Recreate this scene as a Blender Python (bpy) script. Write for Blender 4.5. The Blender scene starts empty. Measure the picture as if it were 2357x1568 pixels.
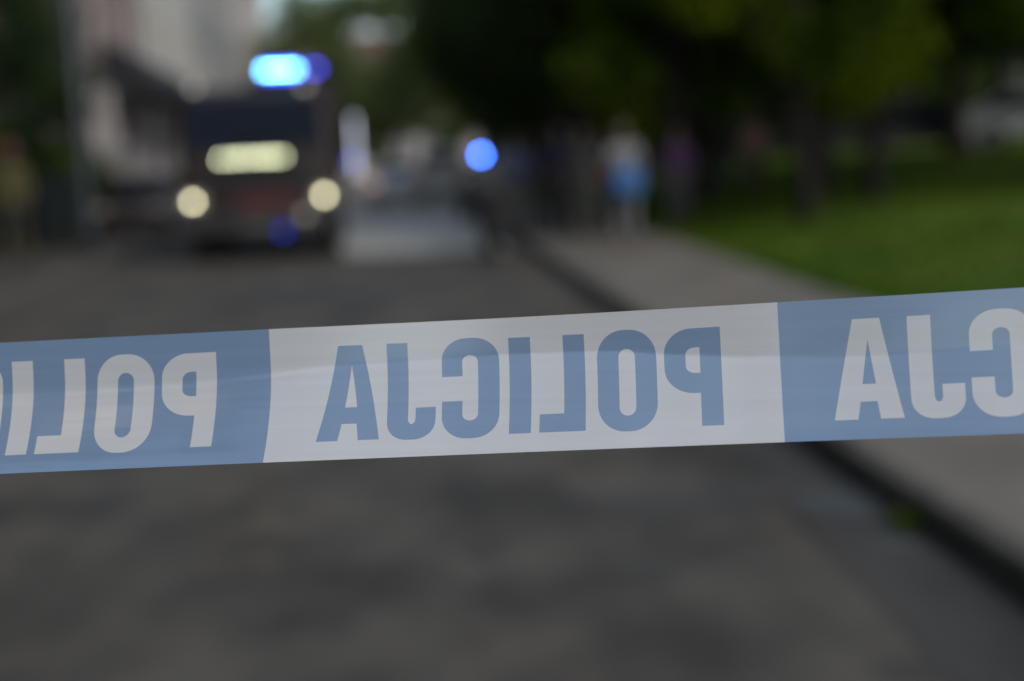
import bpy, bmesh, math, random
import numpy as np
from mathutils import Vector, Matrix
from mathutils.geometry import delaunay_2d_cdt
R = math.radians
rnd = random.Random(7)

# ------------------------------------------------------------------ camera
sc = bpy.context.scene
COL = sc.collection
H = 1.40
cam_d = bpy.data.cameras.new('camera'); cam = bpy.data.objects.new('camera', cam_d); COL.objects.link(cam)
cam_d.lens = 50; cam_d.sensor_width = 36; cam_d.clip_end = 3000; cam_d.clip_start = 0.02
CAMROT = Matrix.Rotation(R(90 - 7.22), 4, 'X') @ Matrix.Rotation(R(-2.8), 4, 'Z')
cam.matrix_world = Matrix.Translation((0, 0, H)) @ CAMROT
cam_d.dof.use_dof = True
cam_d.dof.focus_distance = 0.838
cam_d.dof.aperture_fstop = 2.6
cam_d.dof.aperture_blades = 0
sc.camera = cam
FPX = 50 / 36 * 2357.0
M3 = CAMROT.to_3x3(); CP = Vector((0, 0, H))

# ------------------------------------------------------------------ sky, sun, exposure
w = bpy.data.worlds.new('World'); sc.world = w; w.use_nodes = True
nt = w.node_tree; bg = nt.nodes['Background']
SUN_EL, SUN_AZ = 44, 135
sky = nt.nodes.new('ShaderNodeTexSky'); sky.sky_type = 'NISHITA'; sky.sun_disc = False
sky.sun_elevation = R(SUN_EL); sky.sun_rotation = R(SUN_AZ)
sky.air_density = 1.0; sky.dust_density = 2.0; sky.ozone_density = 1.0
hs = nt.nodes.new('ShaderNodeHueSaturation'); hs.inputs['Saturation'].default_value = 0.85; hs.inputs['Hue'].default_value = 0.483
nt.links.new(sky.outputs[0], hs.inputs['Color']); nt.links.new(hs.outputs[0], bg.inputs[0])
bg.inputs[1].default_value = 0.13
sun_d = bpy.data.lights.new('sun', 'SUN'); sun = bpy.data.objects.new('sun', sun_d); COL.objects.link(sun)
sun_d.energy = 0.75; sun_d.angle = R(20); sun_d.color = (1, .96, .84)
sun.rotation_euler = (R(90 - SUN_EL), 0, R(180 - SUN_AZ))
vs = sc.view_settings; vs.view_transform = 'Standard'; vs.look = 'None'; vs.exposure = 0.3; vs.gamma = 1
vs.use_curve_mapping = False
cy = sc.cycles; cy.use_denoising = True; cy.use_adaptive_sampling = False
try: cy.denoiser = 'OPENIMAGEDENOISE'
except Exception: pass
cy.denoising_input_passes = 'RGB_ALBEDO_NORMAL'; cy.denoising_prefilter = 'ACCURATE'
cy.max_bounces = 6; cy.diffuse_bounces = 3; cy.glossy_bounces = 3; cy.transparent_max_bounces = 8
cy.sample_clamp_indirect = 4

# ------------------------------------------------------------------ helpers
def ray(x, y):
    return M3 @ Vector(((x - 1178.5) / FPX, -(y - 784) / FPX, -1))
def at(x, y, D):                     # point on a sight line at distance D along the street axis
    d = ray(x, y); return CP + d * (D / d.y)
def gnd(x, y, z=0.0):
    d = ray(x, y); return CP + d * ((z - H) / d.z)

def tag(o, label=None, cat=None, group=None, kind=None):
    if label: o['label'] = label
    if cat: o['category'] = cat
    if group: o['group'] = group
    if kind: o['kind'] = kind
    return o
def empty(name, loc, rz=0, **k):
    o = bpy.data.objects.new(name, None); COL.objects.link(o); o.location = loc
    o.rotation_euler = (0, 0, rz); o.empty_display_size = .1
    return tag(o, **k)

class MB:
    def __init__(s): s.v = []; s.f = []; s.m = []; s.cur = 0
    def add(s, vs, fs):
        b = len(s.v); s.v += [tuple(p) for p in vs]; s.f += [tuple(b + i for i in f) for f in fs]
        s.m += [s.cur] * len(fs); return s
    def box(s, x0, x1, y0, y1, z0, z1, mat=None, bev=0.0):
        if bev > 0:
            b = min(bev, (x1-x0)*.45, (y1-y0)*.45, (z1-z0)*.45)
            bm = bmesh.new(); bmesh.ops.create_cube(bm, size=1)
            for v in bm.verts: v.co = Vector(((x0+x1)/2 + v.co.x*(x1-x0), (y0+y1)/2 + v.co.y*(y1-y0), (z0+z1)/2 + v.co.z*(z1-z0)))
            bmesh.ops.bevel(bm, geom=list(bm.edges), offset=b, segments=2, affect='EDGES', profile=.6)
            bm.verts.index_update()
            P = [v.co.copy() for v in bm.verts]; F = [[v.index for v in f.verts] for f in bm.faces]; bm.free()
        else:
            P = [Vector((x, y, z)) for z in (z0, z1) for y in (y0, y1) for x in (x0, x1)]
            F = [(0,2,3,1),(4,5,7,6),(0,1,5,4),(2,6,7,3),(0,4,6,2),(1,3,7,5)]
        if mat: P = [mat @ p for p in P]
        return s.add(P, F)
    def tube(s, pts, rad, n=8, cap=True, squash=None):
        pts = [Vector(p) for p in pts]; rings = []
        for i, p in enumerate(pts):
            d = (pts[min(i+1, len(pts)-1)] - pts[max(i-1, 0)]).normalized()
            a = d.cross(Vector((0, 0, 1)))
            if a.length < .05: a = d.cross(Vector((1, 0, 0)))
            a.normalize(); b = d.cross(a)
            r = rad[i] if hasattr(rad, '__len__') else rad
            rings.append([p + (a*math.cos(2*math.pi*k/n) + b*math.sin(2*math.pi*k/n)) * r for k in range(n)])
        V = [q for r_ in rings for q in r_]; F = []
        for i in range(len(pts)-1):
            for k in range(n):
                F.append((i*n+k, i*n+(k+1) % n, (i+1)*n+(k+1) % n, (i+1)*n+k))
        if cap: F.append(tuple(range(n))[::-1]); F.append(tuple((len(pts)-1)*n + k for k in range(n)))
        return s.add(V, F)
    def lathe(s, prof, c, axis='Z', n=20):      # prof [(r, h)]
        V = []; F = []
        for r, h in prof:
            for k in range(n):
                a = 2*math.pi*k/n; p = (r*math.cos(a), r*math.sin(a), h)
                if axis == 'X': p = (p[2], p[0], p[1])
                if axis == 'Y': p = (p[0], p[2], p[1])
                V.append(Vector(p) + Vector(c))
        for i in range(len(prof)-1):
            for k in range(n): F.append((i*n+k, i*n+(k+1) % n, (i+1)*n+(k+1) % n, (i+1)*n+k))
        F.append(tuple(range(n))); F.append(tuple((len(prof)-1)*n+k for k in range(n))[::-1])
        return s.add(V, F)
    def build(s, name, mats, parent=None, smooth=False):
        me = bpy.data.meshes.new(name); me.from_pydata([tuple(v) for v in s.v], [], s.f)
        if not isinstance(mats, (list, tuple)): mats = [mats]
        for m in mats: me.materials.append(m)
        if len(mats) > 1: me.polygons.foreach_set('material_index', s.m)
        if smooth: me.polygons.foreach_set('use_smooth', [True]*len(me.polygons))
        me.update()
        o = bpy.data.objects.new(name, me); COL.objects.link(o)
        if parent: o.parent = parent
        return o
def copy_tree(o, parent=None):
    c = o.copy(); COL.objects.link(c)
    if parent: c.parent = parent
    for ch in list(o.children): copy_tree(ch, c)
    return c

# ------------------------------------------------------------------ materials
def mat(name, col, rough=.6, metal=0, noise=0, nscale=8, col2=None, bump=0, spec=.5, coat=0, stretch=(1, 1, 1), detail=5):
    m = bpy.data.materials.new(name); m.use_nodes = True; t = m.node_tree
    b = t.nodes['Principled BSDF']; b.inputs['Base Color'].default_value = (*col, 1)
    b.inputs['Roughness'].default_value = rough; b.inputs['Metallic'].default_value = metal
    b.inputs['Specular IOR Level'].default_value = spec; b.inputs['Coat Weight'].default_value = coat
    if noise or bump:
        tc = t.nodes.new('ShaderNodeTexCoord'); mp = t.nodes.new('ShaderNodeMapping')
        mp.inputs['Scale'].default_value = stretch
        n = t.nodes.new('ShaderNodeTexNoise'); n.inputs['Scale'].default_value = nscale; n.inputs['Detail'].default_value = detail
        t.links.new(tc.outputs['Object'], mp.inputs[0]); t.links.new(mp.outputs[0], n.inputs[0])
        if noise:
            r = t.nodes.new('ShaderNodeValToRGB'); c2 = col2 or tuple(c*(1-noise) for c in col)
            r.color_ramp.elements[0].position = .35; r.color_ramp.elements[1].position = .65
            r.color_ramp.elements[0].color = (*c2, 1); r.color_ramp.elements[1].color = (*col, 1)
            t.links.new(n.outputs[0], r.inputs[0]); t.links.new(r.outputs[0], b.inputs['Base Color'])
        if bump:
            bp = t.nodes.new('ShaderNodeBump'); bp.inputs['Strength'].default_value = bump
            t.links.new(n.outputs[0], bp.inputs['Height']); t.links.new(bp.outputs[0], b.inputs['Normal'])
    return m
def emit(name, col, s):
    m = bpy.data.materials.new(name); m.use_nodes = True; t = m.node_tree
    b = t.nodes['Principled BSDF']; b.inputs['Base Color'].default_value = (*[min(1, c) * .5 for c in col], 1)
    b.inputs['Emission Color'].default_value = (*col, 1); b.inputs['Emission Strength'].default_value = s
    return m
def leafmat(name, c1, c2, scale=.6):
    m = bpy.data.materials.new(name); m.use_nodes = True; t = m.node_tree; t.nodes.clear()
    out = t.nodes.new('ShaderNodeOutputMaterial'); tc = t.nodes.new('ShaderNodeTexCoord')
    n = t.nodes.new('ShaderNodeTexNoise'); n.inputs['Scale'].default_value = scale; n.inputs['Detail'].default_value = 3
    r = t.nodes.new('ShaderNodeValToRGB'); r.color_ramp.elements[0].position = .4; r.color_ramp.elements[1].position = .62
    r.color_ramp.elements[0].color = (*c1, 1); r.color_ramp.elements[1].color = (*c2, 1)
    d = t.nodes.new('ShaderNodeBsdfDiffuse'); tr = t.nodes.new('ShaderNodeBsdfTranslucent'); mx = t.nodes.new('ShaderNodeMixShader')
    mx.inputs[0].default_value = .42
    t.links.new(tc.outputs['Object'], n.inputs[0]); t.links.new(n.outputs[0], r.inputs[0])
    t.links.new(r.outputs[0], d.inputs[0]); t.links.new(r.outputs[0], tr.inputs[0])
    t.links.new(d.outputs[0], mx.inputs[1]); t.links.new(tr.outputs[0], mx.inputs[2]); t.links.new(mx.outputs[0], out.inputs[0])
    return m

def asphalt(name, base, dark, warm, rough=.75):
    m = bpy.data.materials.new(name); m.use_nodes = True; t = m.node_tree; b = t.nodes['Principled BSDF']
    b.inputs['Roughness'].default_value = rough; L = t.links
    tc = t.nodes.new('ShaderNodeTexCoord')
    def noise(s, d=4, st=(1, 1, 1)):
        mp = t.nodes.new('ShaderNodeMapping'); mp.inputs['Scale'].default_value = st
        n = t.nodes.new('ShaderNodeTexNoise'); n.inputs['Scale'].default_value = s; n.inputs['Detail'].default_value = d
        L.new(tc.outputs['Object'], mp.inputs[0]); L.new(mp.outputs[0], n.inputs[0]); return n
    def ramp(n, p0, p1, c0, c1):
        r = t.nodes.new('ShaderNodeValToRGB'); r.color_ramp.elements[0].position = p0; r.color_ramp.elements[1].position = p1
        r.color_ramp.elements[0].color = (*c0, 1); r.color_ramp.elements[1].color = (*c1, 1); L.new(n.outputs[0], r.inputs[0]); return r
    def mix(f, a, c, mode='MIX', fac=None):
        x = t.nodes.new('ShaderNodeMix'); x.data_type = 'RGBA'; x.blend_type = mode
        if fac is not None: x.inputs[0].default_value = fac
        else: L.new(f, x.inputs[0])
        L.new(a, x.inputs[6]); L.new(c, x.inputs[7]); return x.outputs[2]
    r1 = ramp(noise(1.6, 7, (1, .6, 1)), .38, .62, dark, base)
    r2 = ramp(noise(4.5, 4, (1, .7, 1)), .38, .62, dark, warm)
    r3 = ramp(noise(.9, 2, (1.3, .5, 1)), .52, .7, (0, 0, 0), (1, 1, 1))
    c = mix(r3.outputs[0], r1.outputs[0], r2.outputs[0])
    grit = ramp(noise(160, 2), .3, .7, (.6, .6, .6), (1.3, 1.3, 1.3))
    c = mix(None, c, grit.outputs[0], 'MULTIPLY', .8)
    L.new(c, b.inputs['Base Color'])
    bp = t.nodes.new('ShaderNodeBump'); bp.inputs['Strength'].default_value = .4; bp.inputs['Distance'].default_value = .004
    L.new(grit.outputs[0], bp.inputs['Height']); L.new(bp.outputs[0], b.inputs['Normal'])
    return m

M = dict(
    asphalt=asphalt('asphalt', (.092, .082, .068), (.036, .031, .025), (.116, .090, .066)),
    asphalt_dark=asphalt('asphalt_dark', (.062, .057, .052), (.036, .034, .032), (.07, .058, .05)),
    pale=asphalt('pale_sheen', (.62, .60, .55), (.50, .49, .45), (.58, .55, .49), .55),
    paving=asphalt('paving', (.190, .169, .142), (.132, .116, .097), (.205, .165, .137)),
    lightened=asphalt('lightened_road', (.34, .31, .28), (.25, .23, .21), (.32, .28, .25)),
    kerb=mat('kerb', (.080, .073, .062), .85, noise=.4, nscale=6, bump=.2),
    kerb_grey=mat('kerb_grey', (.12, .11, .10), .85, noise=.4, nscale=6, bump=.2),
    dirt=mat('dirt', (.034, .031, .026), .95, noise=.5, nscale=9, bump=.3),
    wet=mat('wet', (.12, .14, .155), .12, noise=.3, nscale=3),
    soil=mat('soil', (.07, .065, .05), .95, noise=.4, nscale=.4),
    lawn=mat('lawn', (.115, .172, .020), .95, noise=.5, nscale=.7, col2=(.045, .098, .022), bump=.3, spec=.1),
    blade=leafmat('blade', (.06, .115, .012), (.12, .175, .014), .5),
    bark=mat('bark', (.022, .019, .016), .95, noise=.5, nscale=6, bump=.6, stretch=(1, 1, .2)),
    leaf_dark=leafmat('leaf_dark', (.042, .070, .030), (.085, .125, .030), .35),
    leaf_yellow_lit=leafmat('leaf_yellow_lit', (.06, .10, .012), (.17, .22, .014), .35),  # lit look of the leaf clumps put into the yellow-green colour
    leaf_mid=leafmat('leaf_mid', (.13, .175, .07), (.22, .27, .11), .3),
    beige=mat('render_beige', (.64, .61, .55), .9, noise=.12, nscale=.7),
    greyw=mat('render_grey', (.36, .36, .35), .9, noise=.12, nscale=.7),
    pink=mat('render_pink', (.52, .46, .42), .9, noise=.12, nscale=.7),
    rose=mat('render_rose', (.30, .23, .21), .9, noise=.15, nscale=.7),
    brown=mat('render_brown_shaded', (.14, .125, .115), .9, noise=.2, nscale=.6),  # brown wall with the tree shade put into its dark tone
    pier=mat('pier_stone', (.58, .54, .54), .85, noise=.15, nscale=1.5),
    trim=mat('trim', (.5, .49, .46), .8, noise=.1, nscale=2),
    glass=mat('window_glass', (.05, .06, .07), .08, spec=.8),
    roof=mat('roof', (.14, .07, .05), .8, noise=.3, nscale=3),
    awning=mat('awning_cloth', (.022, .023, .030), .8, noise=.2, nscale=4),
    red=mat('truck_red', (.022, .010, .010), .35, coat=.12, noise=.15, nscale=3),
    redb=mat('truck_red_bright', (.08, .014, .012), .35, coat=.5, noise=.12, nscale=4),
    black=mat('black_plastic', (.014, .014, .016), .5, noise=.3, nscale=12),
    tyre=mat('tyre', (.016, .016, .016), .85, noise=.3, nscale=20, bump=.2),
    bumper=mat('bumper_grey', (.022, .023, .026), .5, noise=.2, nscale=5),
    alu=mat('aluminium', (.5, .5, .5), .35, metal=1, noise=.2, nscale=10),
    wind=mat('windscreen_glass', (.006, .010, .018), .06, spec=.12),
    bluelens=mat('blue_lens', (.01, .02, .25), .15, noise=.2, nscale=9),
    clear=mat('clear_lens', (.42, .40, .37), .12, noise=.15, nscale=30),
    taillens=mat('tail_lens', (.25, .04, .02), .15, noise=.15, nscale=30),
    steel=mat('post_steel', (.06, .075, .09), .5, noise=.2, nscale=6),
)
E = dict(
    head=emit('headlamp_glow', (1, .95, .60), 13),
    grille=emit('grille_led_glow', (.93, .98, .62), 34),
    blue=emit('blue_led_glow', (.19, .78, 1.0), 26),
    bluerim=emit('blue_led_rim_glow', (.035, .05, 1.0), 4),
    bluedim=emit('blue_led_dim_glow', (.09, .08, 1.0), 6),
    strobe=emit('motorbike_blue_glow', (.035, .15, 1.0), 42),
    bluefaint=emit('faint_blue_glow', (.10, .18, 1.0), 2.2),
    blueweak=emit('weak_blue_glow', (.02, .07, 1.0), .6),
    strip=emit('glint_glow', (.78, .82, 1.0), 1.9),
    clearl=emit('marker_glow', (1, .93, .82), 1.3),
    fog=emit('fog_glow', (1, .9, .8), .3),
    tail=emit('tail_glow', (1, .6, .5), .8),
)

# ------------------------------------------------------------------ ground, road, pavements
RS = -0.093                                    # sideways drift of the street per metre of distance
def rp(c, y, z=0): return Vector((c + RS*y, y, z))
def sheet(name, corners, m, z, nx=1, ny=1, kind='structure'):
    a, b, c, d = [Vector(p) for p in corners]; mb = MB(); V = []; F = []
    for j in range(ny+1):
        for i in range(nx+1):
            u, v = i/nx, j/ny; p = (a.lerp(b, u)).lerp(d.lerp(c, u), v); p.z = z; V.append(p)
    for j in range(ny):
        for i in range(nx): k = j*(nx+1)+i; F.append((k, k+1, k+nx+2, k+nx+1))
    o = mb.add(V, F).build(name, m); return tag(o, kind=kind)
sheet('ground', [(-900, -300, 0), (900, -300, 0), (900, 2000, 0), (-900, 2000, 0)], M['soil'], -.012)
KL, FAC = -4.4, -8.0
KR = lambda y: 1.79 + .026*y                  # right kerb, as offset from the street axis
sheet('road', [rp(KL, -25), rp(KR(-25), -25), rp(KR(128), 128), rp(KL, 128)], M['asphalt'], 0)
sheet('pale_sheen', [rp(-.45, 23.0), rp(KR(22.2)-.25, 22.2), rp(KR(39)-.25, 39), rp(-1.6, 39)], M['pale'], .004)  # sky sheen on the far road, put in as a pale colour
sheet('lightened_road', [rp(KL+.01, 39.003), rp(KR(39)-.25, 39.003), rp(KR(127)-.25, 127), rp(KL+.01, 127)], M['lightened'], .004)  # same road coloured lighter to offset the shade of the street trees
a = [gnd(1370, 1125), gnd(1700, 1108), gnd(1765, 1178), gnd(1440, 1205)]
def blob_patch(name, cx, cy, rx, ry, m, z, seed, n=40):
    r_ = random.Random(seed); ph = [r_.uniform(0, 6.28) for _ in range(4)]; V = [Vector((cx, cy, z))]
    for k in range(n):
        t = 2*math.pi*k/n; s = 1 + .16*math.sin(2*t+ph[0]) + .10*math.sin(3*t+ph[1]) + .06*math.sin(5*t+ph[2])
        V.append(Vector((cx + rx*s*math.cos(t), cy + ry*s*math.sin(t), z)))
    o = MB().add(V, [(0, 1+k, 1+(k+1) % n) for k in range(n)]).build(name, m); return tag(o, kind='structure')
p = gnd(1560, 1160); blob_patch('asphalt_patch', p.x, p.y, .40, .34, M['asphalt_dark'], .004, 1)
p = gnd(1075, 1132); blob_patch('asphalt_patch', p.x, p.y, .07, .16, M['asphalt_dark'], .004, 2)
p = gnd(265, 1150); blob_patch('asphalt_patch', p.x, p.y, .09, .3, M['asphalt_dark'], .004, 3)
p = gnd(1120, 1265); blob_patch('asphalt_patch', p.x, p.y, .06, .16, M['asphalt_dark'], .004, 4)
p = gnd(2330, 1540); blob_patch('asphalt_patch', p.x, p.y, .35, .12, M['asphalt_dark'], .004, 5)
p = gnd(1480, 1320); blob_patch('asphalt_patch', p.x, p.y, .16, .10, M['asphalt_dark'], .004, 6)
p = gnd(700, 690); blob_patch('asphalt_patch', p.x, p.y, .9, 1.2, M['asphalt_dark'], .004, 7)
# gutter: dark dirt along the kerb, with a damp grey pool
sheet('gutter', [rp(KR(-20)-.04, -20), rp(KR(-20)-.001, -20), rp(KR(45)-.001, 45), rp(KR(45)-.04, 45)], M['dirt'], .005)
sheet('gutter', [rp(KR(2)-.50, 2), rp(KR(2)-.041, 2), rp(KR(9.2)-.041, 9.2), rp(KR(9.2)-.24, 9.2)], M['asphalt_dark'], .005)
p = gnd(1935, 1165); blob_patch('puddle', p.x, p.y, .13, .26, M['wet'], .009, 8)
p = gnd(2050, 1258); blob_patch('puddle', p.x, p.y, .08, .10, M['wet'], .009, 9)
# kerbs: real steps of separate stones joined per run
def kerb(name, c, side, y0, y1):
    mb = MB(); y = y0; k = 0; dv = Vector((RS, 1, 0)).normalized()
    while y < y1:
        L = 1.0; a_ = rp(c(y+.006), y+.006); b_ = rp(c(y+L-.006), y+L-.006); w_ = (.10 if side > 0 else .15)*side
        hh = .125 + rnd.uniform(-.004, .004)
        P = [a_, b_, b_+Vector((w_, 0, 0)), a_+Vector((w_, 0, 0))]
        b0 = .015*side
        top = [a_+Vector((b0, 0, 0)), b_+Vector((b0, 0, 0)), P[2], P[3]]
        V = [q + Vector((0, 0, -.02)) for q in P] + [q + Vector((0, 0, hh-.015)) for q in P[:2]] + [q + Vector((0, 0, hh)) for q in top]
        F = [(0, 1, 5, 4), (4, 5, 7, 6), (6, 7, 8, 9), (0, 4, 6, 9, 3), (1, 2, 8, 7, 5)]
        mb.add(V, F); y += L; k += 1
    o = mb.build(name, M['kerb'] if side > 0 else M['kerb_grey']); return tag(o, kind='structure')
kerb('kerb', KR, 1, -20, 60); kerb('kerb', lambda y: KL, -1, -20, 118)
LAWN_C = lambda y: 3.93 if y < 12 else 3.93 + min((y-12)*.060, 1.3)     # lawn edge, as offset from the street axis
mb = MB(); ys = [-20, 0, 5, 10, 14, 17, 20, 24, 28, 33, 40, 60]
V = []
for y in ys: V += [rp(KR(y)+.101, y, .12), rp(LAWN_C(y), y, .12)]
mb.add(V, [(2*i, 2*i+1, 2*i+3, 2*i+2) for i in range(len(ys)-1)])
tag(mb.build('pavement', M['paving']), kind='structure')
sheet('pavement', [rp(FAC-.1, -24), rp(KL-.151, -24), rp(KL-.151, 128), rp(FAC-.1, 128)], M['asphalt'], .12)
# lawn, rising gently away from the pavement
def lawn_h(c, y):
    d = c - LAWN_C(y)
    s = 1 - math.exp(-max(d, 0)/7.0)
    return .10 + s*(.15 + 1.0*min(max((y-8)/28, 0), 1.1)) + .03*math.sin(c*1.3+y*.4)*min(d, 1)
mb = MB(); V = []; F = []; nx, ny = 60, 70
for j in range(ny+1):
    y = -15 + 110*(j/ny)**1.2 if j else -15
    for i in range(nx+1):
        c = LAWN_C(y) + 70*(i/nx)**1.8; V.append(rp(c, y, lawn_h(c, y)))
for j in range(ny):
    for i in range(nx): k = j*(nx+1)+i; F.append((k, k+1, k+nx+2, k+nx+1))
tag(mb.add(V, F).build('lawn', M['lawn'], smooth=True), kind='structure')
rg = np.random.default_rng(3)
mb = MB(); V = []; F = []
for k in range(42000):
    y = 8 + 34*rg.random()**1.2; c = LAWN_C(y) + .02 + (.15+.75*y)*rg.random()**1.3
    p = rp(c, y, lawn_h(c, y)-.005); h = .05 + .07*rg.random(); a_ = rg.random()*6.28; wd = .006+.006*rg.random()+y*.0004
    dx, dy = math.cos(a_)*wd, math.sin(a_)*wd; lx, ly = (rg.random(2)-.5)*.06
    b = len(V); V += [(p.x-dx, p.y-dy, p.z), (p.x+dx, p.y+dy, p.z), (p.x+lx, p.y+ly, p.z+h)]; F.append((b, b+1, b+2))
mb.v = V; mb.f = F; mb.m = [0]*len(F)
tag(mb.build('grass', M['blade']), 'short green grass covering the rising lawn', 'grass', kind='stuff')

# ------------------------------------------------------------------ the police tape
xs_k = [0, 600, 1180, 1800, 2357]
TOP = [789, 759, 731, 695.5, 662]; HGT = [303, 307, 311, 322, 335]
def interp(x, X, Y):
    if x <= X[0]: return Y[0] + (x-X[0])*(Y[1]-Y[0])/(X[1]-X[0])
    if x >= X[-1]: return Y[-1] + (x-X[-1])*(Y[-1]-Y[-2])/(X[-1]-X[-2])
    for i in range(len(X)-1):
        if x <= X[i+1]:
            # monotone-ish smooth cubic through the knots
            h = X[i+1]-X[i]; t = (x-X[i])/h
            m0 = (Y[i+1]-Y[i-1])/(X[i+1]-X[i-1]) if i > 0 else (Y[1]-Y[0])/(X[1]-X[0])
            m1 = (Y[i+2]-Y[i])/(X[i+2]-X[i]) if i+2 < len(X) else (Y[-1]-Y[-2])/(X[-1]-X[-2])
            return (2*t**3-3*t*t+1)*Y[i] + (t**3-2*t*t+t)*h*m0 + (-2*t**3+3*t*t)*Y[i+1] + (t**3-t*t)*h*m1
def clampi(x, X, Y): return interp(min(max(x, X[0]), X[-1]), X, Y)
VC_X = [-600, 0, 400, 620, 800, 1100, 1400, 1560, 1700, 2000, 2357, 2900]
VC_Y = [.40, .385, .365, .32, .295, .27, .28, .335, .38, .41, .385, .36]
KX = [-600, 0, 600, 800, 1200, 1650, 2000, 2600]; KY = [42, 40, 30, 20, 13, 1, -4, -4]
def wav(a_, b_): return math.sin(a_)*.5 + math.sin(a_*2.17+b_)*.3 + math.sin(a_*4.9+2*b_)*.2
def tape_tilt(x, v):                # how far the film leans back to face the sky, in degrees
    vc = clampi(x, VC_X, VC_Y) + .010*wav(x*.006, 1.) + .002*wav(x*.017, 2.)
    s = 1/(1+math.exp(-(v-vc)/(.012+.006*math.sin(x*.0023))))
    up = 1.0 + 1.2*wav(x*.004+v*5, .5) - 3*(vc-v)
    lo = 19 + 9*(v-vc) + 2.5*wav(x*.003+v*9, 2.) + 14*math.exp(-((1-v)/.06)**2)
    bulge = 17*math.exp(-((v-vc-.022)/.020)**2)*(.62+.38*math.sin(x*.0024-1.0))
    cr = 0
    for (cv, x0, x1, am) in ((.93, -700, 700, 11), (.955, 500, 1250, 6), (.62, -200, 1600, 2.5), (.89, 1500, 3000, 3), (.945, 1700, 3400, 4), (.78, 400, 1700, 2)):
        if x0 < x < x1:
            e = math.sin(math.pi*(x-x0)/(x1-x0)); c_ = cv + .012*wav(x*.009, cv*30)
            cr += 1.7*am*e*math.exp(-((v-c_)/.009)**2)*(.6+.5*wav(x*.012, 3.))
    return up*(1-s) + (lo+bulge)*s + cr
NV = 160
def tape_col(x):                    # running sideways offset (m) of the sheet down its height
    off = [0.0]
    for i in range(NV):
        t = tape_tilt(x, (i+.5)/NV); off.append(off[-1] + math.tan(R(t))*.08/NV)
    return off
_cache = {}
def tape_pt(x, v):
    key = round(x/4); 
    def col(k):
        if k not in _cache: _cache[k] = tape_col(k*4.0)
        return _cache[k]
    k0 = math.floor(x/4); fr = x/4-k0; fi = min(max(v, 0), 1)*NV; i = min(int(fi), NV-1); g = fi-i
    A, B = col(k0), col(k0+1)
    off = (A[i]*(1-g)+A[i+1]*g)*(1-fr) + (B[i]*(1-g)+B[i+1]*g)*fr
    h = interp(x, xs_k, HGT); y0 = interp(x, xs_k, TOP); gv = max(0, (v-.28)/.72)**1.8
    px = x + .05*h*v - clampi(x, KX, KY)*gv; py = y0 + h*v
    s = 261.9/h + .012
    d = M3 @ Vector(((px-1178.5)/FPX, -(py-784)/FPX, -1))
    return CP + d*(s - off)
def tape_nrm(x, v):
    e = .004; a_ = tape_pt(x+6, v)-tape_pt(x-6, v); b_ = tape_pt(x, min(v+e, 1))-tape_pt(x, max(v-e, 0))
    return b_.cross(a_).normalized()

def arc(cx, cy, rx, ry, a0, a1, n=8):
    return [(cx+rx*math.cos(R(a0+(a1-a0)*k/n)), cy+ry*math.sin(R(a0+(a1-a0)*k/n))) for k in range(n+1)]
# outlines in (x, v): v runs down the tape; every word is seen from behind, so it reads mirrored
def rrect(x0, x1, v0, v1, rx, ry, corners='1111', n=9):
    P = []
    P += arc(x1-rx, v0+ry, rx, ry, -90, 0, n) if corners[0] == '1' else [(x1, v0)]
    P += arc(x1-rx, v1-ry, rx, ry, 0, 90, n) if corners[1] == '1' else [(x1, v1)]
    P += arc(x0+rx, v1-ry, rx, ry, 90, 180, n) if corners[2] == '1' else [(x0, v1)]
    P += arc(x0+rx, v0+ry, rx, ry, 180, 270, n) if corners[3] == '1' else [(x0, v0)]
    return P
T0, T1 = .15, .86
GL = {
 'A': ([(776, T0), (831, T0), (871, T1), (823, T1), (818, .735), (784, .735), (777, T1), (729, T1)], [[(805.5, .295), (817.5, .612), (790, .612)]]),
 'J': ([(887, T0), (935, T0), (935, .70)] + arc(943.5, .715, 8.5, .040, 180, 0, 8)[0:0] + [(935, .715)] + arc(943.5, .715, 8.5, .042, 180, 0, 8)
       + [(952, .635), (998, .635), (998, .72)] + arc(950, .735, 48, .137, 0, 90, 9) + arc(932, .735, 45, .137, 90, 180, 9), []),
 'C': ([(1012, .417), (1012, .30)] + arc(1070, .30, 58, .165, 180, 270, 9) + arc(1086, .30, 58, .165, 270, 360, 9) + arc(1086, .71, 58, .17, 0, 90, 9)
       + arc(1070, .71, 58, .17, 90, 180, 9) + [(1012, .60), (1059, .60), (1059, .70)] + arc(1077, .70, 18, .048, 180, 0, 8)
       + arc(1077, .31, 18, .048, 0, -180, 8) + [(1059, .417)], []),
 'I': ([(1167, T0), (1217, T0), (1217, T1), (1167, T1)], []),
 'L': ([(1292, T0), (1341, T0), (1341, T1), (1236, T1), (1236, .725), (1292, .725)], []),
 'O': (rrect(1369, 1505, .135, .878, 62, .20), [rrect(1418, 1456, .275, .762, 19, .062)]),
 'P': ([(1654, T0), (1654, T1), (1604, T1), (1604, .62)] + arc(1590, .44, 67, .18, 90, 180, 9) + arc(1590, .33, 67, .18, 180, 262, 9), [[(1605, .29), (1605, .475)] + arc(1594, .425, 22, .05, 90, 180, 6) + arc(1594, .345, 22, .055, 180, 270, 6)]),
}
def dedupe(P):
    Q = []
    for p in P:
        if not Q or abs(p[0]-Q[-1][0])+abs(p[1]-Q[-1][1])*300 > .5: Q.append(p)
    if abs(Q[0][0]-Q[-1][0])+abs(Q[0][1]-Q[-1][1])*300 < .5: Q.pop()
    return Q
for k in GL: GL[k] = (dedupe(GL[k][0]), [dedupe(h) for h in GL[k][1]])
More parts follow.
